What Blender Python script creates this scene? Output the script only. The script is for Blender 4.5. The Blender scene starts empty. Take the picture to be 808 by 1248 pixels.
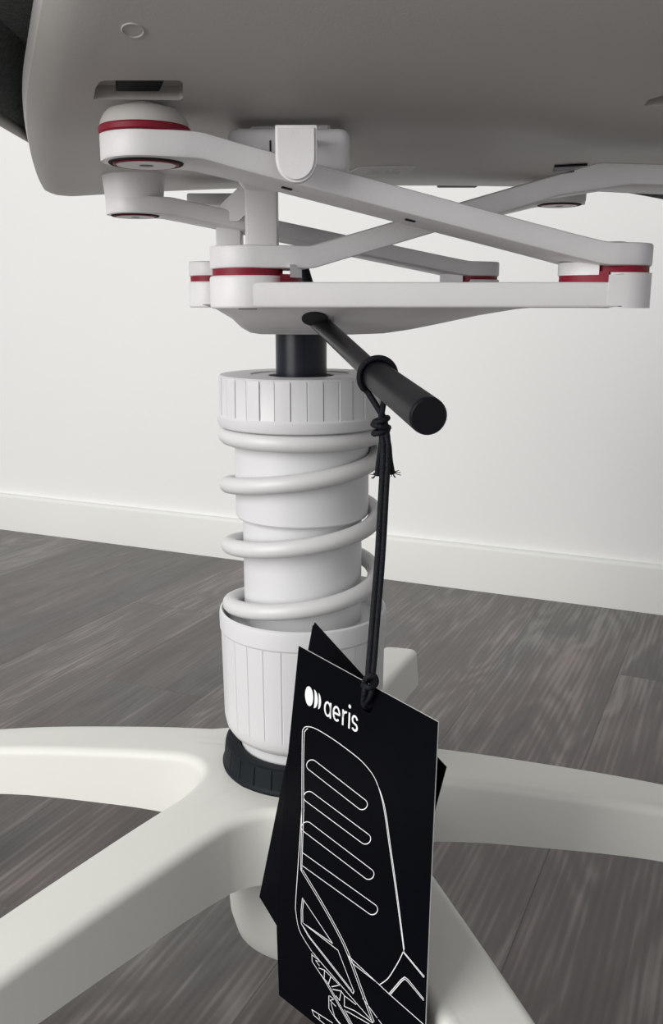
import bpy, bmesh, math, random
from mathutils import Vector, Matrix
from mathutils.bvhtree import BVHTree
random.seed(7)
R = math.radians
scene = bpy.context.scene
col = scene.collection

# ------------------------------------------------------------------ camera
F_PX, HORIZON = 1120.0, 372.0
PITCH = math.atan((624 - HORIZON) / F_PX)
CAM = Vector((0.0155, -0.477, 0.40))
cd = bpy.data.cameras.new('camera')
cd.sensor_fit = 'VERTICAL'
cd.sensor_height = 36.0
cd.lens = 36.0 * F_PX / 1248
cd.clip_start = 0.01
cam = bpy.data.objects.new('camera', cd)
cam.location = CAM
cam.rotation_euler = (R(90) - PITCH, 0, 0)
col.objects.link(cam)
scene.camera = cam

# ------------------------------------------------------------------ world, daylight, exposure
w = bpy.data.worlds.new('room_light')
scene.world = w
w.use_nodes = True
bg = w.node_tree.nodes['Background']
bg.inputs[0].default_value = (0.98, 0.99, 1.0, 1)
bg.inputs[1].default_value = 0.56
def area_light(name, loc, target, sx, sy, power, color):
    l = bpy.data.lights.new(name, 'AREA')
    l.shape = 'RECTANGLE'
    l.size, l.size_y, l.energy, l.color = sx, sy, power, color
    o = bpy.data.objects.new(name, l)
    o.location = loc
    o.rotation_euler = (Vector(target) - Vector(loc)).to_track_quat('-Z', 'Y').to_euler()
    col.objects.link(o)
    return o
area_light('window_daylight', (-1.70, -1.55, 1.18), (0, 0.1, 0.3), 1.6, 2.1, 68, (1.0, 0.985, 0.96))
vs = scene.view_settings
vs.view_transform = 'Standard'
vs.look = 'None'
vs.gamma = 1.0
vs.use_curve_mapping = False
vs.exposure = 0.0

# ------------------------------------------------------------------ materials
def srgb(r, g, b):
    f = lambda c: (c / 255) / 12.92 if c / 255 <= 0.04045 else ((c / 255 + 0.055) / 1.055) ** 2.4
    return (f(r), f(g), f(b), 1)
def mat(name, c, rough=0.5, spec=0.5, mottling=0.03, scale=60, bump=0.0, bscale=400, sheen=0.0):
    m = bpy.data.materials.new(name)
    m.use_nodes = True
    nt = m.node_tree
    b = nt.nodes['Principled BSDF']
    b.inputs['Roughness'].default_value = rough
    b.inputs['Specular IOR Level'].default_value = spec
    if sheen:
        b.inputs['Sheen Weight'].default_value = sheen
    tc = nt.nodes.new('ShaderNodeTexCoord')
    n = nt.nodes.new('ShaderNodeTexNoise')
    n.inputs['Scale'].default_value = scale
    n.inputs['Detail'].default_value = 3
    nt.links.new(tc.outputs['Object'], n.inputs['Vector'])
    rp = nt.nodes.new('ShaderNodeValToRGB')
    rp.color_ramp.elements[0].position, rp.color_ramp.elements[1].position = 0.3, 0.7
    rp.color_ramp.elements[0].color = [v * (1 - mottling) for v in c[:3]] + [1]
    rp.color_ramp.elements[1].color = [min(1, v * (1 + mottling)) for v in c[:3]] + [1]
    nt.links.new(n.outputs['Fac'], rp.inputs['Fac'])
    nt.links.new(rp.outputs['Color'], b.inputs['Base Color'])
    if bump:
        n2 = nt.nodes.new('ShaderNodeTexNoise')
        n2.inputs['Scale'].default_value = bscale
        nt.links.new(tc.outputs['Object'], n2.inputs['Vector'])
        bp = nt.nodes.new('ShaderNodeBump')
        bp.inputs['Strength'].default_value = bump
        bp.inputs['Distance'].default_value = 0.001
        nt.links.new(n2.outputs['Fac'], bp.inputs['Height'])
        nt.links.new(bp.outputs['Normal'], b.inputs['Normal'])
    return m
M = {
    'wall': mat('wall_paint', (0.80, 0.80, 0.79, 1), 0.85, 0.2, 0.01, 3, 0.15, 250),
    'baseboard': mat('baseboard_paint', (0.77, 0.77, 0.74, 1), 0.5, 0.4, 0.01, 5),
    'subfloor': mat('subfloor_black', (0.06, 0.055, 0.052, 1), 0.9, 0.1),
    'base': mat('base_cream_paint', (0.665, 0.662, 0.622, 1), 0.5, 0.45, 0.01, 20, 0.05, 900),
    'white': mat('white_plastic', (0.62, 0.62, 0.63, 1), 0.4, 0.45, 0.01, 20),
    'spring': mat('white_spring_coating', (0.60, 0.60, 0.60, 1), 0.38, 0.45, 0.01),
    'mech': mat('pale_grey_coated_metal', (0.77, 0.755, 0.765, 1), 0.42, 0.45, 0.015, 60, 0.08, 1400),
    'shell': mat('grey_shell_plastic', (0.53, 0.51, 0.49, 1), 0.5, 0.4, 0.02, 10, 0.05, 1200),
    'red': mat('crimson_rubber', srgb(132, 18, 42), 0.5, 0.3, 0.04),
    'black': mat('black_plastic', (0.006, 0.0065, 0.009, 1), 0.42, 0.2, 0.05),
    'piston': mat('black_steel', (0.007, 0.009, 0.016, 1), 0.3, 0.3, 0.05),
    'rod': mat('dark_steel_rod', (0.022, 0.021, 0.023, 1), 0.3, 0.5, 0.05),
    'ring': mat('black_ribbed_plastic', (0.007, 0.010, 0.013, 1), 0.55, 0.14, 0.05),
    'cord': mat('black_cord', (0.005, 0.006, 0.010, 1), 0.6, 0.2, 0.2, 900, 0.5, 1500),
    'card': mat('black_card', (0.0020, 0.0024, 0.0040, 1), 0.34, 0.045, 0.05),
    'paper': mat('white_paper', (0.75, 0.75, 0.74, 1), 0.8, 0.2),
    'print': mat('white_print', (0.80, 0.80, 0.82, 1), 0.7, 0.2),
    'steel': mat('brushed_steel', (0.55, 0.54, 0.53, 1), 0.35, 0.5),
    'cushion': mat('dark_green_knit', (0.13, 0.155, 0.148, 1), 0.95, 0.15, 0.35, 500, 0.6, 1300, 0.3),
    'cushion_stripe_shade': mat('near_black_knit_shade', (0.018, 0.022, 0.030, 1), 0.95, 0.1, 0.3, 500, 0.6, 1300),
    'sticker': mat('pale_sticker', (0.78, 0.78, 0.76, 1), 0.6, 0.3),
    'dark_gap': mat('dark_shadow_gap', (0.02, 0.02, 0.02, 1), 0.8, 0.2),
}

def floor_material():
    m = bpy.data.materials.new('grey_oak_planks')
    m.use_nodes = True
    nt = m.node_tree
    b = nt.nodes['Principled BSDF']
    b.inputs['Roughness'].default_value = 0.36
    b.inputs['Specular IOR Level'].default_value = 0.5
    N, L = nt.nodes.new, nt.links.new
    tc = N('ShaderNodeTexCoord')
    oi = N('ShaderNodeObjectInfo')
    off = N('ShaderNodeVectorMath'); off.operation = 'SCALE'
    cmb = N('ShaderNodeCombineXYZ')
    for i, k in enumerate((13.1, 7.7, 5.3)):
        mm = N('ShaderNodeMath'); mm.operation = 'MULTIPLY'; mm.inputs[1].default_value = k
        L(oi.outputs['Random'], mm.inputs[0]); L(mm.outputs[0], cmb.inputs[i])
    add = N('ShaderNodeVectorMath'); add.operation = 'ADD'
    L(tc.outputs['Object'], add.inputs[0]); L(cmb.outputs[0], add.inputs[1])
    def mapped(sx, sy):
        mp = N('ShaderNodeMapping'); mp.inputs['Scale'].default_value = (sx, sy, 1)
        L(add.outputs[0], mp.inputs['Vector']); return mp.outputs[0]
    # cathedral grain: rings distorted by low noise
    n0 = N('ShaderNodeTexNoise'); n0.inputs['Scale'].default_value = 1.0; n0.inputs['Detail'].default_value = 2
    L(mapped(2.6, 10), n0.inputs['Vector'])
    mul = N('ShaderNodeMath'); mul.operation = 'MULTIPLY'; mul.inputs[1].default_value = 13.0
    L(n0.outputs['Fac'], mul.inputs[0])
    fr = N('ShaderNodeMath'); fr.operation = 'PINGPONG'; fr.inputs[1].default_value = 0.5
    L(mul.outputs[0], fr.inputs[0])
    n1 = N('ShaderNodeTexNoise'); n1.inputs['Scale'].default_value = 1.0; n1.inputs['Detail'].default_value = 4
    n1.inputs['Distortion'].default_value = 0.5
    L(mapped(7, 170), n1.inputs['Vector'])
    n2 = N('ShaderNodeTexNoise'); n2.inputs['Scale'].default_value = 1.0; n2.inputs['Detail'].default_value = 3
    n2.inputs['Distortion'].default_value = 0.9
    L(mapped(3.6, 17), n2.inputs['Vector'])
    def mad(a, k, c):
        q = N('ShaderNodeMath'); q.operation = 'MULTIPLY_ADD'; q.inputs[1].default_value = k
        L(a, q.inputs[0])
        if hasattr(c, 'is_output'): L(c, q.inputs[2])
        else: q.inputs[2].default_value = c
        return q.outputs[0]
    v = mad(fr.outputs[0], 0.24, -0.03)
    v = mad(n1.outputs['Fac'], 0.50, v)
    wv = N('ShaderNodeTexWave'); wv.bands_direction = 'Y'
    wv.inputs['Scale'].default_value = 52; wv.inputs['Distortion'].default_value = 9
    wv.inputs['Detail'].default_value = 2; wv.inputs['Detail Scale'].default_value = 0.35
    L(mapped(0.12, 1.0), wv.inputs['Vector'])
    v = mad(wv.outputs['Fac'], 0.095, v)
    v = mad(n2.outputs['Fac'], 0.62, v)
    v = mad(oi.outputs['Random'], 0.20, v)
    rp = N('ShaderNodeValToRGB')
    e = rp.color_ramp.elements
    e[0].position, e[0].color = 0.50, (0.055, 0.049, 0.047, 1)
    e[1].position, e[1].color = 1.15, (0.21, 0.195, 0.185, 1)
    x = e.new(0.80); x.color = (0.098, 0.089, 0.086, 1)
    L(v, rp.inputs['Fac'])
    n3 = N('ShaderNodeTexNoise'); n3.inputs['Scale'].default_value = 1.0
    L(mapped(4, 9), n3.inputs['Vector'])
    tint = N('ShaderNodeValToRGB')
    tint.color_ramp.elements[0].position, tint.color_ramp.elements[0].color = 0.35, (1.06, 0.96, 0.95, 1)
    tint.color_ramp.elements[1].position, tint.color_ramp.elements[1].color = 0.65, (0.96, 1.0, 0.98, 1)
    L(n3.outputs['Fac'], tint.inputs['Fac'])
    mx = N('ShaderNodeMix'); mx.data_type = 'RGBA'; mx.blend_type = 'MULTIPLY'; mx.inputs[0].default_value = 1.0
    L(rp.outputs['Color'], mx.inputs[6]); L(tint.outputs['Color'], mx.inputs[7])
    L(mx.outputs[2], b.inputs['Base Color'])
    bp = N('ShaderNodeBump'); bp.inputs['Strength'].default_value = 0.25; bp.inputs['Distance'].default_value = 0.0006
    L(v, bp.inputs['Height']); L(bp.outputs['Normal'], b.inputs['Normal'])
    return m
M['plank'] = floor_material()

# ------------------------------------------------------------------ helpers
def mesh_obj(name, verts, faces, m, parent=None, smooth=35, mats=None, fmat=None):
    me = bpy.data.meshes.new(name)
    me.from_pydata([tuple(v) for v in verts], [], faces)
    me.validate(); me.update()
    return link(name, me, m, parent, smooth, mats, fmat)
def link(name, me, m, parent=None, smooth=35, mats=None, fmat=None):
    for mm in (mats or [m]): me.materials.append(mm)
    if fmat:
        for p, i in zip(me.polygons, fmat): p.material_index = i
    if smooth:
        for p in me.polygons: p.use_smooth = True
        me.set_sharp_from_angle(angle=R(smooth))
    o = bpy.data.objects.new(name, me)
    col.objects.link(o)
    if parent: o.parent = parent
    return o
def bm_obj(name, bm, m, parent=None, smooth=35, **k):
    bmesh.ops.recalc_face_normals(bm, faces=bm.faces)
    me = bpy.data.meshes.new(name)
    bm.to_mesh(me); bm.free()
    return link(name, me, m, parent, smooth, **k)
def empty(name, loc, parent=None):
    o = bpy.data.objects.new(name, None)
    o.empty_display_size = 0.05
    o.location = loc
    col.objects.link(o)
    if parent: o.parent = parent
    return o
def tag(o, label=None, cat=None, group=None, kind=None):
    for k, v in (('label', label), ('category', cat), ('group', group), ('kind', kind)):
        if v: o[k] = v
    return o
def box_bm(x0, x1, y0, y1, z0, z1, bev=0.0, seg=2, bm=None):
    b = bmesh.new()
    bmesh.ops.create_cube(b, size=1)
    for v in b.verts:
        v.co = Vector(((x0 + x1) / 2 + v.co.x * (x1 - x0), (y0 + y1) / 2 + v.co.y * (y1 - y0), (z0 + z1) / 2 + v.co.z * (z1 - z0)))
    if bev:
        bmesh.ops.bevel(b, geom=list(b.edges), offset=bev, segments=seg, affect='EDGES', profile=0.5)
    if bm is None: return b
    return merge(bm, b)
def merge(dst, src):
    me = bpy.data.meshes.new('tmp'); src.to_mesh(me); src.free()
    dst.from_mesh(me); bpy.data.meshes.remove(me)
    return dst
def lathe(profile, n=64, center=(0, 0), rmod=None):
    """profile: (r, z) list bottom/outside order; closes with caps where r==0"""
    verts, faces = [], []
    for i, (r, z) in enumerate(profile):
        for k in range(n):
            a = 2 * math.pi * k / n
            rr = rmod(i, k, r) if rmod else r
            verts.append((center[0] + rr * math.cos(a), center[1] + rr * math.sin(a), z))
    for i in range(len(profile) - 1):
        for k in range(n):
            k2 = (k + 1) % n
            faces.append((i * n + k, i * n + k2, (i + 1) * n + k2, (i + 1) * n + k))
    return verts, faces
def lathe_obj(name, profile, m, parent, n=64, center=(0, 0), rmod=None, smooth=35):
    v, f = lathe(profile, n, center, rmod)
    bm = bmesh.new()
    vs_ = [bm.verts.new(p) for p in v]
    for q in f: bm.faces.new([vs_[i] for i in q])
    bmesh.ops.remove_doubles(bm, verts=bm.verts, dist=1e-6)
    return bm_obj(name, bm, m, parent, smooth)
def tube_geo(path, rad, n=10, closed=False, caps=True):
    P = [Vector(p) for p in path]
    N_ = len(P)
    rs = rad if isinstance(rad, (list, tuple)) else [rad] * N_
    T = []
    for i in range(N_):
        a = P[(i - 1) % N_] if (closed or i > 0) else P[i]
        b = P[(i + 1) % N_] if (closed or i < N_ - 1) else P[i]
        T.append((b - a).normalized())
    u = T[0].orthogonal().normalized()
    verts, faces = [], []
    for i in range(N_):
        u = (u - T[i] * u.dot(T[i])).normalized()
        v = T[i].cross(u)
        for k in range(n):
            a = 2 * math.pi * k / n
            verts.append(P[i] + (u * math.cos(a) + v * math.sin(a)) * rs[i])
    for i in range(N_ if closed else N_ - 1):
        j = (i + 1) % N_
        for k in range(n):
            k2 = (k + 1) % n
            faces.append((i * n + k, i * n + k2, j * n + k2, j * n + k))
    if not closed and caps:
        faces.append(tuple(range(n))[::-1])
        faces.append(tuple((N_ - 1) * n + k for k in range(n)))
    return verts, faces
def joined(geos):
    V, Fc = [], []
    for v, f in geos:
        o = len(V)
        V += list(v); Fc += [tuple(i + o for i in q) for q in f]
    return V, Fc
def smooth_path(pts, per=8, closed=False):
    P = [Vector(p) for p in pts]
    n = len(P); out = []
    for i in range(n if closed else n - 1):
        if closed: p0, p1, p2, p3 = P[(i - 1) % n], P[i], P[(i + 1) % n], P[(i + 2) % n]
        else: p0, p1, p2, p3 = P[max(i - 1, 0)], P[i], P[i + 1], P[min(i + 2, n - 1)]
        for k in range(per):
            t = k / per
            out.append(0.5 * ((2 * p1) + (p2 - p0) * t + (2 * p0 - 5 * p1 + 4 * p2 - p3) * t * t + (3 * p1 - p0 - 3 * p2 + p3) * t ** 3))
    if not closed: out.append(P[-1])
    return out
def interp(x, table):
    if x <= table[0][0]: return table[0][1]
    for (a, fa), (b, fb) in zip(table, table[1:]):
        if x <= b:
            return fa + (fb - fa) * (x - a) / (b - a)
    return table[-1][1]
def sinterp(x, table):
    """Catmull-like smooth table lookup"""
    n = len(table)
    if x <= table[0][0]: return table[0][1]
    if x >= table[-1][0]: return table[-1][1]
    for i in range(n - 1):
        a, fa = table[i]; b, fb = table[i + 1]
        if x <= b:
            def slope(j):
                if j == 0: return (table[1][1] - table[0][1]) / (table[1][0] - table[0][0])
                if j == n - 1: return (table[-1][1] - table[-2][1]) / (table[-1][0] - table[-2][0])
                return (table[j + 1][1] - table[j - 1][1]) / (table[j + 1][0] - table[j - 1][0])
            h = b - a; t = (x - a) / h
            return ((2 * t ** 3 - 3 * t ** 2 + 1) * fa + (t ** 3 - 2 * t ** 2 + t) * h * slope(i)
                    + (-2 * t ** 3 + 3 * t ** 2) * fb + (t ** 3 - t ** 2) * h * slope(i + 1))
def carve(o, cutters):
    """boolean-subtract temporary cutters from o, keep the plain result"""
    tmp = []
    for bm in cutters:
        bmesh.ops.recalc_face_normals(bm, faces=bm.faces)
        me = bpy.data.meshes.new('cut'); bm.to_mesh(me); bm.free()
        c = bpy.data.objects.new('cut', me); col.objects.link(c); tmp.append(c)
        md = o.modifiers.new('cut', 'BOOLEAN'); md.object = c; md.operation = 'DIFFERENCE'; md.solver = 'EXACT'
    bpy.context.view_layer.update()
    dg = bpy.context.evaluated_depsgraph_get()
    me = bpy.data.meshes.new_from_object(o.evaluated_get(dg))
    o.modifiers.clear()
    old = o.data; o.data = me; me.name = old.name
    bpy.data.meshes.remove(old)
    for c in tmp:
        d = c.data; bpy.data.objects.remove(c); bpy.data.meshes.remove(d)
    for p in me.polygons: p.use_smooth = True
    me.set_sharp_from_angle(angle=R(35))

# ------------------------------------------------------------------ room: floor, planks, wall, baseboard
WALL_DIR = R(-24.6)
E1 = Vector((math.cos(WALL_DIR), math.sin(WALL_DIR), 0))          # along the wall
E2 = Vector((-math.sin(WALL_DIR), math.cos(WALL_DIR), 0))         # towards the wall, along the planks
WALL_P = Vector((-0.0279, 0.8993, 0))
WALL_D = WALL_P.dot(E2)                                           # distance of wall base along E2
def framed(o):                                                    # local x along wall, y towards wall
    o.rotation_euler = (0, 0, WALL_DIR)
    return o
fl = framed(bm_obj('floor', box_bm(-2.6, 2.6, -2.4, WALL_D + 0.05, -0.05, -0.008), M['subfloor'], smooth=0))
tag(fl, 'dark grey wood plank floor', kind='structure')
PW = 0.129
def plank(length):
    b = box_bm(0, length - 0.00005, 0, PW - 0.00005, -0.008, 0, 0.00016, 1)
    me = bpy.data.meshes.new('plank'); bmesh.ops.recalc_face_normals(b, faces=b.faces); b.to_mesh(me); b.free()
    me.materials.append(M['plank'])
    return me
cache = {}
def add_plank(row_x, y0, y1):
    key = round(y1 - y0, 3)
    if key not in cache: cache[key] = plank(y1 - y0)
    o = bpy.data.objects.new('plank', cache[key])
    col.objects.link(o)
    o.parent = fl
    o.location = (row_x + PW, y0, 0)
    o.rotation_euler = (0, 0, R(90))
first = -0.412 + 0.0
for k in range(-14, 18):
    x = first + PW * k
    if k == 0: j = 0.330
    else: j = 0.330 + [0.47, -0.31, 0.62, -0.74, 0.2][k % 5] + random.uniform(-.05, .05)
    y = j
    cuts = [WALL_D + 0.04, j]
    yy = j
    while yy > -2.35:
        yy = max(yy - 1.28, -2.4); cuts.append(yy)
    cuts = sorted(c for c in cuts if c <= WALL_D + 0.04)
    for a, b in zip(cuts, cuts[1:]):
        if b - a > 0.02: add_plank(x, a, b)
wl = framed(bm_obj('wall_back', box_bm(-3.2, 3.2, WALL_D + 0.012, WALL_D + 0.12, -0.05, 2.6), M['wall'], smooth=0))
tag(wl, 'plain white painted wall behind the chair', kind='structure')
bbm = box_bm(-3.2, 3.2, WALL_D, WALL_D + 0.012, 0.0, 0.066)
es = [e for e in bbm.edges if all(abs(v.co.z - 0.066) < 1e-5 and abs(v.co.y - WALL_D) < 1e-5 for v in e.verts)]
bmesh.ops.bevel(bbm, geom=es, offset=0.005, segments=4, affect='EDGES', profile=0.5)
bb = framed(bm_obj('baseboard_back', bbm, M['baseboard']))
tag(bb, 'white painted baseboard along the wall', kind='structure')

# ------------------------------------------------------------------ the chair
chair = empty('office_chair', (0, 0, 0))
tag(chair, 'white swivel office chair on star base, with coil spring column and grey seat shell', 'office chair')

# ---- star base: hub and five legs cut from one continuous casting
LEG_A = [0, 75, 159, 226, 294]
LEG_R = 0.298
def hub_z(r): return sinterp(r, [(0, .151), (.05, .1505), (.08, .1473), (.12, .1415), (.2, .1275), (.305, .104)])
def leg_h(r): return sinterp(r, [(0, .046), (.05, .0415), (.08, .0365), (.12, .0335), (.2, .0300), (.305, .032)])
def half_w(r): return interp(r, [(0, .0205), (.08, .0195), (.2, .0180), (.305, .0150)])
def outline():
    pts = []                                     # (point, leg index)
    nl = len(LEG_A)
    for i in range(nl):
        a0 = R(LEG_A[i]); a1 = R(LEG_A[(i + 1) % nl]) + (2 * math.pi if i == nl - 1 else 0)
        d0 = Vector((math.cos(a0), math.sin(a0))); n0 = Vector((-math.sin(a0), math.cos(a0)))
        d1 = Vector((math.cos(a1), math.sin(a1))); n1 = Vector((math.sin(a1), -math.cos(a1)))
        # rounded tip of leg i: right corner to left corner
        tipw = half_w(LEG_R)
        for k in range(-6, 7):
            t = k / 6 * math.pi / 2
            e = 0.6
            x = abs(math.cos(t)) ** e; y = math.copysign(abs(math.sin(t)) ** e, t)
            pts.append((d0 * (LEG_R - 0.012 + 0.012 * x) + n0 * tipw * y, i))
        # inner corner of the two facing edges, filleted by a quadratic curve
        w_ = half_w(0.09)
        half = (a1 - a0) / 2
        rc = w_ / math.sin(half)
        fl_ = 0.046 if half > R(36) else 0.044
        rs = math.sqrt(max(rc ** 2 - w_ ** 2, 0)) + fl_
        for k in range(0, 16):
            r = LEG_R - 0.014 - (LEG_R - 0.014 - rs) * (k + 1) / 16
            pts.append((d0 * r + n0 * half_w(r), i))
        p0 = d0 * rs + n0 * half_w(rs); p2 = d1 * rs + n1 * half_w(rs)
        mid = Vector((math.cos((a0 + a1) / 2), math.sin((a0 + a1) / 2)))
        p1 = mid * 0.045
        for k in range(1, 20):
            t = k / 20
            pts.append((p0 * (1 - t) ** 2 + p1 * 2 * t * (1 - t) + p2 * t * t, i if t <= 0.5 else (i + 1) % nl))
        for k in range(0, 16):
            r = rs + (LEG_R - 0.014 - rs) * k / 16
            pts.append((d1 * r + n1 * half_w(r), (i + 1) % nl))
    return pts
OUT = outline()
def build_star():
    n = len(OUT)
    pl = [p for p, _ in OUT]
    nor = []
    for k in range(n):
        t = (pl[(k + 1) % n] - pl[k - 1])
        nor.append(Vector((t.y, -t.x)).normalized())
    loops = []
    SC = [0.001, 0.12, 0.2, 0.28, 0.36, 0.44, 0.52, 0.6, 0.68, 0.76, 0.84, 1.0]
    BV = 0.0045
    for s in SC:                                  # top surface
        L_ = []
        for k in range(n):
            q = (pl[k] - nor[k] * BV) * s
            L_.append(Vector((q.x, q.y, hub_z(q.length))))
        loops.append(L_)
    loops[-1] = [Vector(((pl[k] - nor[k] * (BV + .0016)).x, (pl[k] - nor[k] * (BV + .0016)).y, hub_z((pl[k] - nor[k] * (BV + .0016)).length))) for k in range(n)]
    for t in (0, 20, 45, 70, 90):                # rounded shoulder
        L_ = []
        for k in range(n):
            q = pl[k] - nor[k] * BV * (1 - math.sin(R(t)))
            L_.append(Vector((q.x, q.y, hub_z(q.length) - BV * (1 - math.cos(R(t))))))
        loops.append(L_)
    for f, o in ((0.06, 0.0001), (0.5, 0.001), (1.0, 0.002)):    # side wall, slight draft
        L_ = []
        for k in range(n):
            q = pl[k] + nor[k] * o
            z = hub_z(q.length)
            L_.append(Vector((q.x, q.y, z - BV - (leg_h(q.length) - BV) * f)))
        loops.append(L_)
    split = len(loops)                            # sharp lower edge: the underside starts on its own vertices
    for s in (1.0, 0.7, 0.35, 0.001):             # underside
        L_ = []
        for k in range(n):
            q = (pl[k] + nor[k] * .002) * s
            L_.append(Vector((q.x, q.y, hub_z(q.length) - leg_h(q.length) + 0.004 * (1 - s))))
        loops.append(L_)
    V = [v for l in loops for v in l]
    faces, owner = [], []
    for i in range(len(loops) - 1):
        if i == split - 1: continue
        for k in range(n):
            k2 = (k + 1) % n
            faces.append((i * n + k, (i + 1) * n + k, (i + 1) * n + k2, i * n + k2))
            c = (V[i * n + k] + V[(i + 1) * n + k2]) / 2
            owner.append(-1 if Vector((c.x, c.y)).length < 0.062 else OUT[k][1])
    me = bpy.data.meshes.new('whole'); me.from_pydata([tuple(v) for v in V], [], faces); me.update()
    normals = [Vector(x.vector) for x in me.vertex_normals]
    bpy.data.meshes.remove(me)
    def piece(name, idx, parent):
        fs = [f for f, o in zip(faces, owner) if o == idx]
        used = sorted({i for f in fs for i in f}); mp = {u: j for j, u in enumerate(used)}
        m_ = bpy.data.meshes.new(name)
        m_.from_pydata([tuple(V[u]) for u in used], [], [tuple(mp[i] for i in f) for f in fs]); m_.update()
        for p in m_.polygons: p.use_smooth = True
        m_.normals_split_custom_set_from_vertices([tuple(normals[u]) for u in used])
        m_.materials.append(M['base'])
        o = bpy.data.objects.new(name, m_); col.objects.link(o); o.parent = parent
        return o
    hub = piece('star_base', -1, chair)
    for i in range(5): piece('leg', i, hub)
    return hub
star = build_star()
star['label'] = 'cream star base hub'
lathe_obj('hub_cup', [(0.0, .040), (.020, .040), (.034, .0425), (.0405, .049), (.0435, .060), (.0445, .075), (.0445, .112), (0, .112)], M['base'], star)
# casters under the leg tips
def caster():
    bm = bmesh.new()
    for s in (-1, 1):
        b = bmesh.new()
        bmesh.ops.create_cone(b, segments=28, radius1=.022, radius2=.022, depth=.010, cap_ends=True)
        bmesh.ops.bevel(b, geom=[e for e in b.edges if abs(e.verts[0].co.z - e.verts[1].co.z) < 1e-6], offset=.002, segments=2, affect='EDGES')
        bmesh.ops.rotate(b, verts=b.verts, matrix=Matrix.Rotation(R(90), 3, 'X'))
        bmesh.ops.translate(b, verts=b.verts, vec=(0, s * .008, .022))
        merge(bm, b)
    box_bm(-.012, .012, -.0135, .0135, .026, .047, .003, 2, bm)
    box_bm(-.005, .005, -.005, .005, .045, .078, .001, 1, bm)
    return bm
cb = bmesh.new(); merge(cb, caster())
c0 = bm_obj('caster', cb, M['black'], star)
for i, a in enumerate(LEG_A):
    o = c0 if i == 0 else c0.copy()
    if i: col.objects.link(o); o.parent = star
    o.location = (0.285 * math.cos(R(a)), 0.285 * math.sin(R(a)), 0)
    o.rotation_euler = (0, 0, R(a + 30))

# ---- column
def ribbed(panels, groove, per=(0.0, 0.035, 0.07, 0.5, 0.93, 0.965)):
    """angular samples with a narrow groove at each panel start"""
    ang = []
    for p in range(panels):
        for t in per:
            ang.append((2 * math.pi * (p + t) / panels, groove if t == 0.0 else (groove * 0.0)))
    return ang
def ribbed_lathe(name, profile, panels, m, parent, center=(0, 0), jitter=0.0, smooth=28, facet=0.0):
    """profile rows: (r, z, groove depth at that row)"""
    rnd = random.Random(3)
    ang = []
    for p in range(panels):
        wd = rnd.choice((0.025, 0.03, 0.06)) if jitter else 0.03
        for t, g in ((0.0, 1), (wd, 1), (wd + .02, 0), (0.35, 0), (0.65, 0), (0.98, 0)):
            ang.append((2 * math.pi * (p + t) / panels, g, facet * (1 if p % 2 else 0)))
    n = len(ang); V = []; Fc = []
    for r, z, gd in profile:
        for a, g, fo in ang:
            rr = max(r - gd * g - (fo if gd else 0), 0)
            V.append((center[0] + rr * math.cos(a), center[1] + rr * math.sin(a), z))
    for i in range(len(profile) - 1):
        for k in range(n):
            k2 = (k + 1) % n
            Fc.append((i * n + k, i * n + k2, (i + 1) * n + k2, (i + 1) * n + k))
    bm = bmesh.new()
    vv = [bm.verts.new(p) for p in V]
    for q in Fc: bm.faces.new([vv[i] for i in q])
    bmesh.ops.remove_doubles(bm, verts=bm.verts, dist=1e-7)
    return bm_obj(name, bm, m, parent, smooth)
ring = ribbed_lathe('locking_ring', [(.0355, .1495, 0), (.0455, .1495, 0), (.0457, .1520, 0), (.0450, .1530, 0), (.0448, .1538, .0006), (.0440, .1622, .0006), (.0436, .1640, 0), (.0425, .1647, 0), (.0362, .1640, 0), (.0355, .1625, 0), (.0355, .1495, 0)], 26, M['ring'], chair)
ring['label'] = 'black ribbed locking ring on the hub'
ribbed_lathe('lower_sleeve', [(.0348, .151, 0), (.0350, .1690, 0), (.0368, .1695, 0), (.0405, .1722, 0), (.0426, .1755, 0), (.0435, .1795, 0), (.0438, .1815, .0004), (.0445, .2275, .0004), (.0446, .2300, 0), (.0452, .2310, 0), (.0453, .2385, 0), (.0450, .2405, 0), (.0440, .2412, 0), (.0428, .2400, 0), (.0405, .2352, 0), (.030, .2352, 0)], 28, M['white'], chair, jitter=1)
lathe_obj('inner_tube', [(.030, .225), (.0316, .2255), (.0316, .296), (.030, .297)], M['white'], chair, 96)
lathe_obj('outer_tube', [(.0300, .2918), (.0344, .2918), (.0351, .2927), (.0351, .340), (.030, .340)], M['white'], chair, 96)
ribbed_lathe('ribbed_cap', [(0.0300, 0.3392, 0), (0.0405, 0.3392, 0), (0.0428, 0.3400, 0), (0.0434, 0.3412, 0), (0.0435, 0.3450, 0), (0.0428, 0.3458, 0), (0.0428, 0.3464, 0.0007), (0.0426, 0.3628, 0.0007), (0.0425, 0.3648, 0), (0.0417, 0.3656, 0), (0.0400, 0.3658, 0), (0.0262, 0.3657, 0), (0.0258, 0.3651, 0), (0.0172, 0.3650, 0), (0.0168, 0.3646, 0), (0.0168, 0.3560, 0)], 34, M['white'], chair, jitter=1, facet=.00025)
lathe_obj('piston', [(0, .345), (.0130, .345), (.0131, .352), (.0131, .3885), (0, .3885)], M['piston'], chair, 48)
lathe_obj('piston_gap_shade', [(.0130, .3600), (.0166, .3600), (.0166, .3615), (.0130, .3615)], M['dark_gap'], chair, 48)  # near-black ring painting the shade in the open gap round the piston
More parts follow.
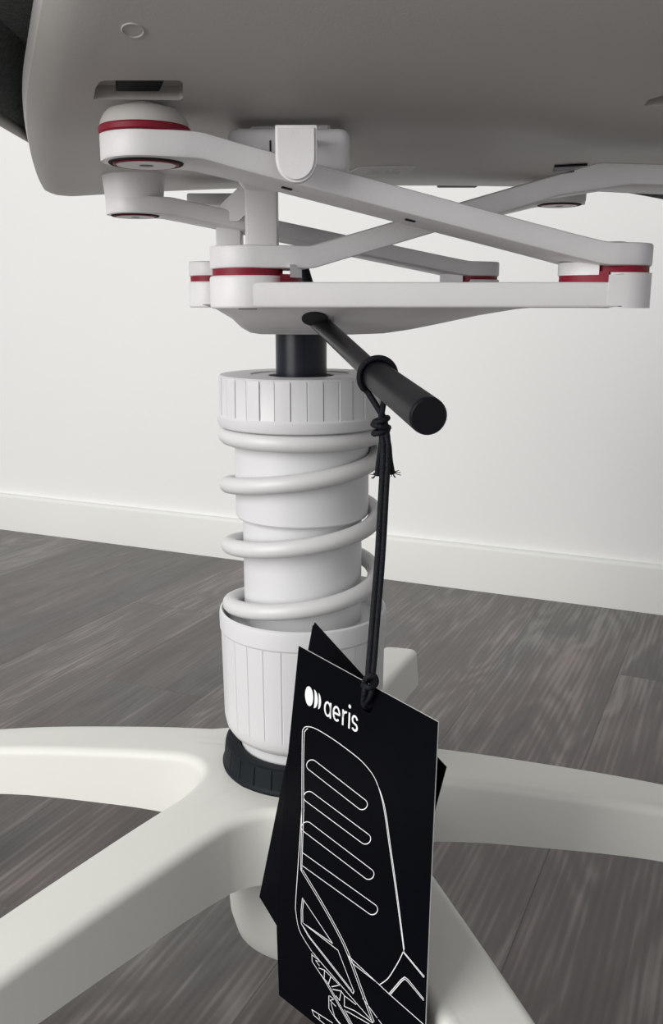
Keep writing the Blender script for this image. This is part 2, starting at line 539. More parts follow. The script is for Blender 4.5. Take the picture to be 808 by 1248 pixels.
# ---- spring: flat bottom turn on the sleeve, two rising turns, flat turn under the cap
sp = []
a = 96
while a <= 1560:
    if a < 150: z = .2402
    else: z = .2402 + .0325 * (a - 150) / 360
    z = min(z, .3349)
    sp.append((0.0392 * math.cos(R(a)), 0.0392 * math.sin(R(a)), z))
    a += 6
v, f = tube_geo(sp, 0.0043, 14)
mesh_obj('coil_spring', v, f, M['spring'], chair, 60)

# ---- mechanism: base plate with two rails and a funnel under them
PV = {  # pivots: x, y, base z of the arm end, thickness
    'fl_low': Vector((-.0175, -.103, .4138)), 'fr_low': Vector((.1262, -.103, .4147)),
    'rl_low': Vector((-.0568, .103, .4172)), 'rr_low': Vector((.1030, .103, .4170)),
    'fl_up': Vector((-.0462, -.153, .4462)), 'fr_up': Vector((.1890, -.045, .4492)),
    'rl_up': Vector((-.0865, .023, .4455)), 'rr_up': Vector((.1490, .088, .4575)),
}
PR = 0.0147
bm = bmesh.new()
def stadium(x0, x1, y, r, z0, z1, bev=0.0012):
    b = bmesh.new()
    pts = [(x1 + r * math.cos(R(t)), y + r * math.sin(R(t))) for t in range(-90, 91, 10)] + [(x0 + r * math.cos(R(t)), y + r * math.sin(R(t))) for t in range(90, 271, 10)]
    vb = [b.verts.new((p[0], p[1], z0)) for p in pts]
    fc = b.faces.new(vb)
    ex = bmesh.ops.extrude_face_region(b, geom=[fc])
    bmesh.ops.translate(b, verts=[g for g in ex['geom'] if isinstance(g, bmesh.types.BMVert)], vec=(0, 0, z1 - z0))
    es = [e for e in b.edges if abs(e.verts[0].co.z - e.verts[1].co.z) < 1e-6]
    bmesh.ops.bevel(b, geom=es, offset=bev, segments=3, affect='EDGES', profile=0.5)
    return b
for (l, r_, dz) in (('fl_low', 'fr_low', 0), ('rl_low', 'rr_low', 0.0028)):
    A, B = PV[l], PV[r_]
    merge(bm, stadium(A.x, B.x, (A.y + B.y) / 2, PR, .3990, .4086 + dz))
    merge(bm, stadium(A.x, A.x + .0005, (A.y + B.y) / 2, PR + .00025, .3987, .4112 + dz))
    # right end is a raised block, flat on its left
    b = bmesh.new()
    q_ = PR + .00012
    pts = [(B.x + q_ * math.cos(R(t)), B.y + q_ * math.sin(R(t))) for t in range(-90, 91, 9)] + [(B.x - .0055, B.y + q_), (B.x - .0055, B.y - q_)]
    lo_ = [b.verts.new((x, y, .3989)) for x, y in pts]; hi_ = [b.verts.new((x, y, .4122 + dz)) for x, y in pts]
    b.faces.new(lo_); tf_ = b.faces.new(hi_[::-1])
    for k in range(len(pts)):
        k2 = (k + 1) % len(pts); b.faces.new((lo_[k], hi_[k], hi_[k2], lo_[k2]))
    bmesh.ops.bevel(b, geom=[e for e in b.edges if abs(e.verts[0].co.z - e.verts[1].co.z) < 1e-6], offset=.0009, segments=2, affect='EDGES')
    merge(bm, b)
box_bm(-.032, .100, -.095, .095, .4000, .4060, .001, 2, bm)
plate = bm_obj('base_plate', bm, M['mech'], chair)
plate['label'] = 'pale grey mechanism base plate with rails'
# funnel: cross sections in the yz plane, lofted along x
def funnel():
    rows = []
    for x, h, wb in [(-.0375, .0003, .076), (-.034, .0022, .070), (-.029, .0062, .058), (-.026, .0105, .046), (-.0225, .0128, .040), (-.018, .0136, .037), (.0, .0138, .036), (.025, .0138, .036), (.040, .0132, .038), (.052, .0112, .045), (.066, .0080, .055), (.080, .0046, .066), (.095, .0018, .076), (.110, .0004, .082)]:
        rows.append([(x, -.0905, .4004), (x, -.0885, .4002 - h * .10), (x, -wb - .004, .4002 - h * .80), (x, -wb + .003, .4002 - h), (x, wb - .003, .4002 - h), (x, wb + .004, .4002 - h * .80), (x, .0885, .4002 - h * .10), (x, .0905, .4004)])
    V = [p for r in rows for p in r]; n = 8; Fc = []
    for i in range(len(rows) - 1):
        for k in range(n):
            k2 = (k + 1) % n
            Fc.append((i * n + k, (i + 1) * n + k, (i + 1) * n + k2, i * n + k2))
    Fc.append(tuple(range(n))); Fc.append(tuple((len(rows) - 1) * n + k for k in range(n))[::-1])
    b = bmesh.new(); vv = [b.verts.new(p) for p in V]
    for q in Fc: b.faces.new([vv[i] for i in q])
    return bm_obj('funnel', b, M['mech'], plate, 50)
fun = funnel()
sl = bm_obj('moulding_slot', box_bm(-.0205, -.0135, -.1125, -.1105, .3984, .3994), M['dark_gap'], plate, 0)

def gasket(name, p, z0, z1, side, parent, zl, inner=.0055):
    """red ring; a lower collar sticks out towards the arm (side = +1 right / -1 left)"""
    b = bmesh.new()
    bmesh.ops.create_cone(b, segments=48, radius1=PR - .0009, radius2=PR - .0009, depth=z1 - z0, cap_ends=True)
    bmesh.ops.translate(b, verts=b.verts, vec=(p.x, p.y, (z0 + z1) / 2))
    pts = []
    for t in range(-60, 61, 10):
        pts.append((p.x + side * (inner + (.0208 - inner) * (math.cos(R(t)) - .5) * 2), p.y + .0142 * math.sin(R(t)) / math.sin(R(60))))
    pts += [(p.x + side * inner, p.y + .0142), (p.x + side * inner, p.y - .0142)]
    lo = [b.verts.new((x, y, zl)) for x, y in pts]; hi = [b.verts.new((x, y, z0 + .0006)) for x, y in pts]
    b.faces.new(lo); b.faces.new(hi[::-1])
    for k in range(len(pts)):
        k2 = (k + 1) % len(pts); b.faces.new((lo[k], hi[k], hi[k2], lo[k2]))
    o = bm_obj(name, b, M['red'], parent)
    o['label'] = 'crimson rubber pivot gasket'
    return o
gasket('pivot_gasket', PV['fl_low'], .4110, .4140, 1, plate, .4086, .0135)
gasket('pivot_gasket', PV['fr_low'], .4120, .4150, -1, plate, .4086)
gasket('pivot_gasket', PV['rl_low'], .4138, .4175, 1, plate, .4112, .0135)
gasket('pivot_gasket', PV['rr_low'], .4138, .4172, -1, plate, .4112)

# ---- link arms
def arm(name, A, B, th, low_nub=None, wid=PR, label=None, flatA=.0165, flatB=.0115):
    """A, B pivots (base z). Flat round ends, straight slope between"""
    dx = Vector((B.x - A.x, B.y - A.y)); Ln = dx.length; d = dx / Ln; n = Vector((-d.y, d.x))
    st = []
    for t in range(90, -1, -9):
        st.append((-wid * math.sin(R(t)), wid * math.cos(R(t)) if t < 90 else wid * 0.06))
    mids = [flatA * .6, flatA - .004, flatA - .0015, flatA + .0015, flatA + .004, flatA + .012, .25 * Ln, .4 * Ln, .5 * Ln, .6 * Ln, .75 * Ln, Ln - flatB - .012, Ln - flatB - .004, Ln - flatB - .0015, Ln - flatB + .0015, Ln - flatB + .004, Ln - flatB * .6]
    wm = 0.0122
    for s in mids:
        w_ = wid
        if s > flatA * .6: w_ = wid + (wm - wid) * min(1, (s - flatA * .6) / .022)
        if s > Ln * .5:
            q = Ln - flatB * .6 - s
            w_ = wid + (wm - wid) * max(0, min(1, q / .022))
        st.append((s, w_))
    for t in range(0, 91, 9):
        st.append((Ln + wid * math.sin(R(t)), wid * math.cos(R(t)) if t < 90 else wid * 0.06))
    def zc(s):
        t = (s - flatA) / (Ln - flatA - flatB)
        t = max(0, min(1, t))
        return A.z + (B.z - A.z) * t
    V, Fc = [], []
    c = 0.0011
    for s, w_ in st:
        base = Vector((A.x, A.y)) + d * s; z = zc(s)
        cc = min(c, w_ * .5)
        sec = [(-w_ + cc, 0), (w_ - cc, 0), (w_ - cc * .3, cc * .3), (w_, cc), (w_, th - cc), (w_ - cc * .3, th - cc * .3), (w_ - cc, th), (-w_ + cc, th), (-w_ + cc * .3, th - cc * .3), (-w_, th - cc), (-w_, cc), (-w_ + cc * .3, cc * .3)]
        for o_, h in sec:
            q = base + n * o_
            V.append((q.x, q.y, z + h))
    m_ = 12
    for i in range(len(st) - 1):
        for k in range(m_):
            k2 = (k + 1) % m_
            Fc.append((i * m_ + k, i * m_ + k2, (i + 1) * m_ + k2, (i + 1) * m_ + k))
    Fc.append(tuple(range(m_))[::-1]); Fc.append(tuple((len(st) - 1) * m_ + k for k in range(m_)))
    b = bmesh.new(); vv = [b.verts.new(p) for p in V]
    for q in Fc: b.faces.new([vv[i] for i in q])
    bmesh.ops.recalc_face_normals(b, faces=b.faces)
    for P, sgn, inn in low_nub or []:
        pts = []
        for t in range(-60, 61, 10):
            pts.append((P.x + sgn * (inn + (.0213 - inn) * (math.cos(R(t)) - .5) * 2), P.y + .0132 * math.sin(R(t)) / math.sin(R(60))))
        pts += [(P.x + sgn * inn, P.y + .0132), (P.x + sgn * inn, P.y - .0132)]
        lo = [b.verts.new((x, y, P.z - .0034)) for x, y in pts]; hi = [b.verts.new((x, y, P.z + .0014)) for x, y in pts]
        b.faces.new(lo); b.faces.new(hi[::-1])
        for k in range(len(pts)):
            k2 = (k + 1) % len(pts); b.faces.new((lo[k], hi[k], hi[k2], lo[k2]))
    o = bm_obj(name, b, M['mech'], chair, 40)
    if label: o['label'] = label
    return o
TH = 0.0085
armA = arm('link_arm', PV['fl_up'], PV['fr_low'], TH, [(PV['fr_low'], -1, .009)], label='front link arm sloping down to the right')
armB = arm('link_arm', PV['fl_low'], PV['fr_up'], TH, [(PV['fl_low'], 1, .0172)], label='front link arm rising to the right', flatA=.023, flatB=.068)
armC = arm('link_arm', PV['rl_up'], PV['rr_low'], TH, [(PV['rr_low'], -1, .009)])
armD = arm('link_arm', PV['rl_low'], PV['rr_up'], TH, [(PV['rl_low'], 1, .0172)], flatA=.023)
def pivot_disc(P, z, parent, r=.0118, down=True):
    s = -1 if down else 1
    v, f = lathe([(0, z + s * .0005), (.0022, z + s * .0005), (.0026, z + s * .0009), (r - .0022, z + s * .0009), (r - .0018, z + s * .0005), (r - .0012, z + s * .0006)], 48, (P.x, P.y))
    ob = mesh_obj('pivot_disc', v, f, M['steel'] if False else M['mech'], parent)
    b = bmesh.new()
    tv, tf = tube_geo([(P.x + r * math.cos(R(t)), P.y + r * math.sin(R(t)), z) for t in range(0, 360, 8)], .0006, 8, True)
    mesh_obj('pivot_seal', tv, tf, M['dark_gap'], parent)
    tv, tf = tube_geo([(P.x + (r - .0016) * math.cos(R(t)), P.y + (r - .0016) * math.sin(R(t)), z) for t in range(0, 360, 8)], .0009, 8, True)
    mesh_obj('pivot_seal', tv, tf, M['red'], parent)
    v, f = lathe([(0, z + s * .0010), (.0021, z + s * .0010), (.0024, z + s * .0002)], 20, (P.x, P.y))
    mesh_obj('pivot_screw', v, f, M['black'], parent)
pivot_disc(PV['fl_up'], PV['fl_up'].z, armA)
pivot_disc(PV['fr_low'], PV['fr_low'].z + TH, armA, .0060, False)
pivot_disc(PV['rl_up'], PV['rl_up'].z, armC)
pivot_disc(PV['rr_up'], PV['rr_up'].z, armD, .0122)
# small moulding marks under the front arm
for x_, y_ in ((.0, 0), (.044, 0)):
    t = (x_ - PV['fl_up'].x) / (PV['fr_low'].x - PV['fl_up'].x)
    q = PV['fl_up'].lerp(PV['fr_low'], t)
    tl = ((q - PV['fl_up']).to_2d().length - .0165) / ((PV['fr_low'] - PV['fl_up']).to_2d().length - .028)
    z = PV['fl_up'].z + (PV['fr_low'].z - PV['fl_up'].z) * tl
    b = box_bm(-.0018, .0018, -.0009, .0009, -.0003, .0003)
    o = bm_obj('moulding_mark', b, M['dark_gap'], armA, 0)
    o.location = (x_, q.y - .002, z - .0001)
    o.rotation_euler = (0, R(11), math.atan2(PV['fr_low'].y - PV['fl_up'].y, PV['fr_low'].x - PV['fl_up'].x))

# ---- seat shell
def shell_z(x, d):
    zp = sinterp(d, [(.17, .103), (.20, .070), (.225, .044), (.25, .0250), (.275, .0125), (.30, .0045), (.33, -.0008), (.36, -.0022), (.40, -.0015), (.45, .0), (.55, .0035), (.62, .0095), (.68, .0165), (.71, .0235), (.735, .034), (.75, .048)])
    k = min(1, max(0, (d - .42) / .2))
    k = k * k * (3 - 2 * k)
    return .4658 + zp + .018 * x * (1 - k) - .13 * (x - .07) ** 2 * k
LEFT = [(.17, -.012), (.20, -.028), (.24, -.047), (.2743, -.063), (.2941, -.072), (.3249, -.0846), (.3706, -.0995), (.4395, -.120), (.5034, -.1376), (.5624, -.1527), (.6246, -.1684), (.645, -.1712), (.66, -.1705), (.675, -.167), (.69, -.160), (.705, -.149), (.72, -.133), (.735, -.112), (.75, -.08)]
def build_shell():
    ds = [.17 + (.75 - .17) * i / 70 for i in range(71)]
    us = [0, .004, .01, .02, .035, .055] + [.08 + .92 * i / 40 for i in range(41)]
    T_ = .006
    def pt(u, d):
        xl = sinterp(d, LEFT); xr = .42
        x = xl + (xr - xl) * u
        z = shell_z(x, d)
        edge = (x - xl)
        if edge < .012: z += .0035 * (1 - edge / .012) ** 2
        return Vector((x, d - .477, z))
    nu, nd = len(us), len(ds)
    V = [pt(u, d) for d in ds for u in us]
    V += [p + Vector((0, 0, T_)) + Vector((-0.0010 if i % nu == 0 else 0, 0, 0)) for i, p in enumerate(V)]
    o2 = nu * nd; Fc = []
    for j in range(nd - 1):
        for i in range(nu - 1):
            a_, b_, c_, d_ = j * nu + i, j * nu + i + 1, (j + 1) * nu + i + 1, (j + 1) * nu + i
            Fc.append((a_, d_, c_, b_)); Fc.append((o2 + a_, o2 + b_, o2 + c_, o2 + d_))
    rim = [i for i in range(nu)] + [j * nu + nu - 1 for j in range(1, nd)] + [(nd - 1) * nu + i for i in range(nu - 2, -1, -1)] + [j * nu for j in range(nd - 2, 0, -1)]
    for k in range(len(rim)):
        a_, b_ = rim[k], rim[(k + 1) % len(rim)]
        Fc.append((a_, b_, o2 + b_, o2 + a_))
    b = bmesh.new(); vv = [b.verts.new(p) for p in V]
    for q in Fc: b.faces.new([vv[i] for i in q])
    return bm_obj('seat_shell', b, M['shell'], chair, 50)
shell = build_shell()
shell['label'] = 'grey curved plastic seat shell underside'
def on_shell(px, py):
    """shell point seen at a photo pixel, to place fittings on the surface"""
    fw = Vector((0, math.cos(PITCH), -math.sin(PITCH))); up = Vector((0, math.sin(PITCH), math.cos(PITCH)))
    r = Vector((1, 0, 0)) * ((px - 404) / F_PX) + up * ((624 - py) / F_PX) + fw
    lo = .05
    for i in range(4000):
        s = .17 + i * .00015
        p = CAM + r * (s / r.y)
        if p.z > shell_z(p.x, s): return p
    return CAM + r * .5
def local_frame(p):
    d = p.y + .477; e = .002
    zx = (shell_z(p.x + e, d) - shell_z(p.x - e, d)) / (2 * e); zy = (shell_z(p.x, d + e) - shell_z(p.x, d - e)) / (2 * e)
    n = Vector((-zx, -zy, 1)).normalized()
    ux = Vector((1, 0, zx)).normalized(); uy = n.cross(ux)
    return Matrix(((ux.x, uy.x, n.x, p.x), (ux.y, uy.y, n.y, p.y), (ux.z, uy.z, n.z, p.z), (0, 0, 0, 1)))
def quad_prism(px_pts, h0, h1):
    """prism whose footprint on the shell follows photo corner pixels"""
    P = [on_shell(*q) for q in px_pts]
    c = sum(P, Vector()) / len(P)
    n = local_frame(c).col[2].to_3d()
    b = bmesh.new()
    lo = [b.verts.new(p + n * h0) for p in P]; hi = [b.verts.new(p + n * h1) for p in P]
    b.faces.new(lo); b.faces.new(hi[::-1])
    for k in range(len(P)):
        k2 = (k + 1) % len(P); b.faces.new((lo[k], hi[k], hi[k2], lo[k2]))
    return b, P, n
slot1 = [(114, 121), (116, 108), (121, 100), (127, 98), (218, 98), (223, 101), (223, 119), (219, 122)]
slot2 = [(784, 129), (790, 122), (808, 116), (860, 110), (862, 128)]
cut1, P1, n1 = quad_prism(slot1, -.004, .0045)
cut2, P2, n2 = quad_prism(slot2, -.004, .0045)
carve(shell, [cut1, cut2])
# latch inside the left slot
lp, LP, ln = quad_prism([(141, 112), (145, 99), (200, 99), (194, 112)], .0002, .0044)
la = bm_obj('latch', lp, M['black'], shell, 0); la['label'] = 'black latch inside the recessed slot'
# moulded circle
cp = on_shell(162, 37); fr_ = local_frame(cp)
tv, tf = tube_geo([(.0030 * math.cos(R(t)), .0030 * math.sin(R(t)), 0) for t in range(0, 360, 12)], .00035, 8, True)
oc = mesh_obj('moulded_circle', tv, tf, M['shell'], shell, 60); oc.matrix_world = fr_
# sticker with two squares, dark gaps
b, P, n = quad_prism([(426, 209), (438, 203), (506, 202), (494, 214), (428, 216)], -.0006, .001)
st_ = bm_obj('sticker', b, M['sticker'], shell, 0); st_['label'] = 'pale moulded label plate'
for q in ([(446, 211), (450, 207), (465, 206), (461, 211)], [(470, 210), (474, 206), (490, 205), (486, 210)]):
    b, P, n = quad_prism(q, -.0009, .0005)
    bm_obj('sticker_field', b, M['shell'], st_, 0)
b, P, n = quad_prism([(674, 207), (676, 201), (716, 199), (714, 203), (690, 205)], -.0012, .001)
bm_obj('shell_slot', b, M['black'], shell, 0)
bo = bm_obj('rear_slot_bar', box_bm(.0895, .1175, .196, .204, .4805, .4885, .0008, 1), M['black'], shell)  # black bar standing in for the dark slot at the far shell edge

# bosses carrying the upper pivots
def boss(P, prof, parent=shell, m='mech'):
    return lathe_obj('pivot_boss', prof, M[m], parent, 48, (P.x, P.y))
def up_gasket(P, z0, z1, r=PR):
    o = lathe_obj('pivot_gasket', [(0, z0), (r - .0004, z0), (r, z0 + .0005), (r, z1 - .0005), (r - .0004, z1), (0, z1)], M['red'], shell, 48, (P.x, P.y))
    o['label'] = 'crimson rubber pivot gasket'
zt = PV['fl_up'].z + TH
up_gasket(PV['fl_up'], zt - .0002, zt + .0024, PR + .0004)
boss(PV['fl_up'], [(0, zt + .0022), (.0146, zt + .0022), (.0142, zt + .0042), (.0132, zt + .0060), (.0118, zt + .0075), (0, zt + .0110)], m='shell')  # darker shell grey puts the dome's shadow into its colour
zt = PV['fr_up'].z + TH
up_gasket(PV['fr_up'], zt - .0002, zt + .0026)
boss(PV['fr_up'], [(0, zt + .0024), (.0144, zt + .0024), (.0142, zt + .006), (.0142, zt + .016), (0, zt + .016)])
zt = PV['rl_up'].z
boss(PV['rl_up'], [(0, zt + .0004), (.0125, zt + .0004), (.0140, zt + .002), (.0150, zt + .010), (.0166, zt + .024), (0, zt + .024)])
zt = PV['rr_up'].z
boss(PV['rr_up'], [(0, zt + .0020), (.0150, zt + .0020), (.0152, zt + .010), (.0152, zt + .026), (0, zt + .026)])

# ---- seat bracket with tongue over the front arm, and rear struts
bm = box_bm(-.0212, .0220, -.135, -.085, .4450, .4607, .0035, 4)
box_bm(-.014, .015, -.120, -.088, .4590, .4675, .001, 1, bm)
br = bm_obj('seat_bracket', bm, M['mech'], chair)
bm_obj('bracket_slit', box_bm(-.0062, -.0056, -.1353, -.1345, .4512, .4562), M['dark_gap'], br, 0)
b = bmesh.new()
tw = .0067; tcx = .0041; ztop, zbot = .4562, .4388
pts = [(tcx - tw, ztop), (tcx - tw * .93, zbot + tw * .95)]
pts = [(tcx + tw * .98, ztop), (tcx + tw, ztop - .001)] + [(tcx + tw * math.cos(R(t)) * 1.0, zbot + .0075 + .0075 * math.sin(R(t))) for t in range(0, -181, -12)] + [(tcx - tw, ztop - .001), (tcx - tw * .98, ztop)]
fr0 = [b.verts.new((x, -.1640, z)) for x, z in pts]; bk0 = [b.verts.new((x, -.1585, z)) for x, z in pts]
b.faces.new(fr0); b.faces.new(bk0[::-1])
for k in range(len(pts)):
    k2 = (k + 1) % len(pts); b.faces.new((fr0[k], bk0[k], bk0[k2], fr0[k2]))
bmesh.ops.recalc_face_normals(b, faces=b.faces)
bmesh.ops.bevel(b, geom=[e for e in b.edges if abs(e.verts[0].co.y - e.verts[1].co.y) < 1e-6 and e.verts[0].co.y < -.163], offset=.0009, segments=3, affect='EDGES')
box_bm(tcx - tw + .0006, tcx + tw - .0006, -.1600, -.1300, .4540, .4565, .0008, 1, b)
tg = bm_obj('bracket_tongue', b, M['mech'], br, 65)
strut = bmesh.new()
box_bm(-.0285, -.0120, .010, .024, .4060, .4700, .0015, 2, strut)
stp = bm_obj('seat_strut', strut, M['mech'], chair)
b = box_bm(-.0470, -.0335, .040, .056, .4060, .4470, .0012, 2)
bm_obj('seat_strut', b, M['mech'], chair)
b = bmesh.new()
pts = [(-.0480, .4435), (-.0335, .4435), (-.0150, .4600), (-.0150, .4720), (-.0200, .4720), (-.0470, .4480)]
fr0 = [b.verts.new((x, .030, z)) for x, z in pts]; bk0 = [b.verts.new((x, .060, z)) for x, z in pts]
b.faces.new(fr0); b.faces.new(bk0[::-1])
for k in range(len(pts)):
    k2 = (k + 1) % len(pts); b.faces.new((fr0[k], bk0[k], bk0[k2], fr0[k2]))
bm_obj('strut_brace', b, M['mech'], chair, 30)
bm_obj('rear_bracket', box_bm(-.0660, -.0300, .066, .085, .4553, .4615, .001, 2), M['mech'], chair)
b = bmesh.new()
bmesh.ops.create_cone(b, segments=20, radius1=.0046, radius2=.0030, depth=.018, cap_ends=True)
peg = bm_obj('valve_peg', b, M['black'], chair)
peg.location = (.0015, -.010, .4145); peg.rotation_euler = (0, R(-12), 0)

# ---- seat cushion above the shell
def cushion():
    corners = [(-.118, .14, .02), (.46, .14, .02), (.46, .86, .05), (.20, .665, .05), (-.129, .60, .05)]
    # rounded outline
    P = [Vector((x, d - .477)) for x, d, _ in corners]; out = []
    n = len(P)
    for i in range(n):
        p0, p1, p2 = P[i - 1], P[i], P[(i + 1) % n]
        r = corners[i][2]
        a_ = p1 + (p0 - p1).normalized() * r; c_ = p1 + (p2 - p1).normalized() * r
        for k in range(9):
            t = k / 8
            out.append(a_ * (1 - t) ** 2 + p1 * 2 * t * (1 - t) + c_ * t * t)
        nx = P[(i + 1) % n]; rn = corners[(i + 1) % n][2]
        e_ = nx + (p1 - nx).normalized() * rn
        for k in range(1, 12): out.append(c_ + (e_ - c_) * k / 12)
    m_ = len(out)
    nor = []
    for k in range(m_):
        t = out[(k + 1) % m_] - out[k - 1]
        nor.append(Vector((t.y, -t.x)).normalized())
    def zb(p): return .4795 + .010 * max(p.x, -.13) - .06 * max(0, p.x - .15) + max(0, -(p.y + .215)) * .9
    loops = []
    def loop(ins, dz): loops.append([Vector(((out[k] - nor[k] * ins).x, (out[k] - nor[k] * ins).y, zb(out[k] - nor[k] * ins) + dz)) for k in range(m_)])
    loop(.075, .012); loop(.050, .0105); loop(.036, .0095)
    for i in range(9):
        ins = .034 - i * .0036
        loop(ins, .0085 - i * .0009); loop(ins - .0012, .0085 - i * .0009 + .0021)
    loop(.0008, .0002); loop(-.002, .004); loop(-.003, .012); loop(-.0005, .025); loop(.012, .036); loop(.05, .040)
    V = [v for l in loops for v in l]; Fc = []
    for i in range(len(loops) - 1):
        for k in range(m_):
            k2 = (k + 1) % m_; Fc.append((i * m_ + k, i * m_ + k2, (i + 1) * m_ + k2, (i + 1) * m_ + k))
    Fc.append(tuple(range(m_))[::-1]); Fc.append(tuple((len(loops) - 1) * m_ + k for k in range(m_)))
    b = bmesh.new(); vv = [b.verts.new(p) for p in V]
    for j, q in enumerate(Fc):
        fq = b.faces.new([vv[i] for i in q])
        row = j // m_
        if 2 <= row < len(loops) - 4 and (row % 2 == 1): fq.material_index = 1  # near-black stripe rows, also painting the shade between the ridges
    o = bm_obj('seat_cushion', b, M['cushion'], chair, 40, mats=[M['cushion'], M['cushion_stripe_shade']])
    o['label'] = 'dark green knitted seat cushion'
    rimp = [Vector(((out[k] + nor[k] * .0015).x, (out[k] + nor[k] * .0015).y, zb(out[k]) - .0005)) for k in range(m_) if out[k].x < .0 and out[k].y < .08]
    # keep the run along the left side in order
    rimp.sort(key=lambda q: q.y)
    rimp = [q for q in rimp if q.x < -.10]
    tv, tf = tube_geo(rimp, .0028, 10)
    ob = mesh_obj('cushion_piping', tv, tf, M['shell'], o, 60)
    return o
cushion()

# ---- height lever
lv0, lv1, lv2 = Vector((.0075, -.045, .3945)), Vector((.0327, -.117, .3735)), Vector((.0458, -.192, .3662))
b0 = lv0 + (lv0 - lv1).normalized() * .02
path = [b0, lv0, lv0.lerp(lv1, .35), lv0.lerp(lv1, .7), lv1, lv1.lerp(lv2, .15)]
tv, tf = tube_geo(smooth_path(path, 5), .0041, 18)
lever = mesh_obj('height_lever', tv, tf, M['rod'], chair, 50)
lever['label'] = 'black height lever rod'
ax = (lv2 - lv1)
g = [lv1 - ax * .01, lv1, lv1 + ax * .012, lv1 + ax * .03, lv1 + ax * .5, lv1 + ax * .975, lv1 + ax * .992, lv1 + ax * 1.0]
tv, tf = tube_geo(g, [.0046, .0055, .0058, .0059, .0060, .0061, .0060, .0055], 32)
mesh_obj('grip', tv, tf, M['black'], lever, 40)
# dark socket where the lever enters the funnel
so = bmesh.new()
bmesh.ops.create_cone(so, segments=32, radius1=1, radius2=1, depth=.0012, cap_ends=True)
for v_ in so.verts: v_.co.x *= .0058; v_.co.y *= .0150
sk = bm_obj('lever_socket', so, M['dark_gap'], lever)
sk.location = (.0083, -.0665, .3943); sk.rotation_euler = (R(-11.5), 0, 0)

# ------------------------------------------------------------------ hang tag
ht = empty('hang_tag', (0.03, -0.14, 0.09))
tag(ht, 'black printed hang tag on a black cord, hanging from the height lever', 'hang tag')
HT_INV = Matrix.Translation(-Vector(ht.location))
def under(o, parent, inv=True):
    o.parent = parent
    if inv: o.matrix_parent_inverse = Matrix.Translation(-Vector(ht.location))
    return o
fwv = Vector((0, math.cos(PITCH), -math.sin(PITCH))); upv = Vector((0, math.sin(PITCH), math.cos(PITCH)))
def ray(px, py): return Vector((1, 0, 0)) * ((px - 404) / F_PX) + upv * ((624 - py) / F_PX) + fwv
# the card's own plane
CO = Vector((.0019, -.117, .2621)); CU = Vector((.6632, -.7472, -.0442)).normalized(); CV = Vector((-.043, .0209, -.9989))
CV = (CV - CU * CV.dot(CU)).normalized()
CN = CU.cross(CV).normalized()
if CN.y > 0: CN = -CN                       # towards the viewer
def card_uv(px, py):
    r = ray(px, py)
    t = (CO - CAM).dot(CN) / r.dot(CN)
    q = CAM + r * t - CO
    return (q.dot(CU), q.dot(CV))
def cpos(u, v, h=0.0): return CO + CU * u + CV * v + CN * h
def slab(name, uv, th, parent_pos, pos, m_face, m_edge):
    """card of real thickness; uv outline; faces black, cut edge white"""
    b = bmesh.new()
    fr_ = [b.verts.new(pos(u, v, 0)) for u, v in uv]; bk_ = [b.verts.new(pos(u, v, -th)) for u, v in uv]
    f1 = b.faces.new(fr_); f2 = b.faces.new(bk_[::-1])
    n_ = len(uv)
    for k in range(n_):
        k2 = (k + 1) % n_
        q = b.faces.new((fr_[k], bk_[k], bk_[k2], fr_[k2])); q.material_index = 1
    bmesh.ops.recalc_face_normals(b, faces=b.faces)
    me = bpy.data.meshes.new(name); b.to_mesh(me); b.free()
    me.materials.append(m_face); me.materials.append(m_edge)
    o = bpy.data.objects.new(name, me); col.objects.link(o)
    return o
front_px = [(364, 787), (534, 880), (529, 985), (524, 1100), (520, 1200), (515, 1352), (340, 1213), (337, 1130), (347, 960)]
uvf = [card_uv(*p) for p in front_px]
fc = under(slab('front_card', uvf, .0005, None, cpos, M['card'], M['paper']), ht)
fc['label'] = 'front card with line drawing and brand lettering'
# punched hole
hu, hv = card_uv(447, 860)
cyl = bmesh.new()
bmesh.ops.create_cone(cyl, segments=24, radius1=.0030, radius2=.0030, depth=.02, cap_ends=True)
bmesh.ops.transform(cyl, matrix=Matrix.Translation(cpos(hu, hv)) @ CN.to_track_quat('Z', 'Y').to_matrix().to_4x4(), verts=cyl.verts)
carve(fc, [cyl])
for p in fc.data.polygons: p.use_smooth = False
# cards behind, fanned out; plane through three points at their own depth
def at_depth(px, py, d):
    r = ray(px, py); return CAM + r * (d / r.y)
def back_card(pxd, th, name):
    P = [at_depth(*q) for q in pxd]
    n_ = (P[1] - P[0]).cross(P[2] - P[0]).normalized()
    if n_.y > 0: n_ = -n_
    br_ = P[1] + P[2] - P[0]
    quad = [P[0], P[1], br_, P[2]]
    b = bmesh.new()
    f_ = [b.verts.new(p) for p in quad]; k_ = [b.verts.new(p - n_ * th) for p in quad]
    b.faces.new(f_); b.faces.new(k_[::-1])
    for k in range(4):
        k2 = (k + 1) % 4; b.faces.new((f_[k], k_[k], k_[k2], f_[k2]))
    o = bm_obj(name, b, M['card'], None, 0)
    return under(o, ht)
back_card([(383, 759, .382), (543, 935, .306), (316, 1093, .398)], .0006, 'back_card')
back_card([(381, 762, .3845), (541, 938, .3085), (320, 1090, .400)], .0006, 'back_card')

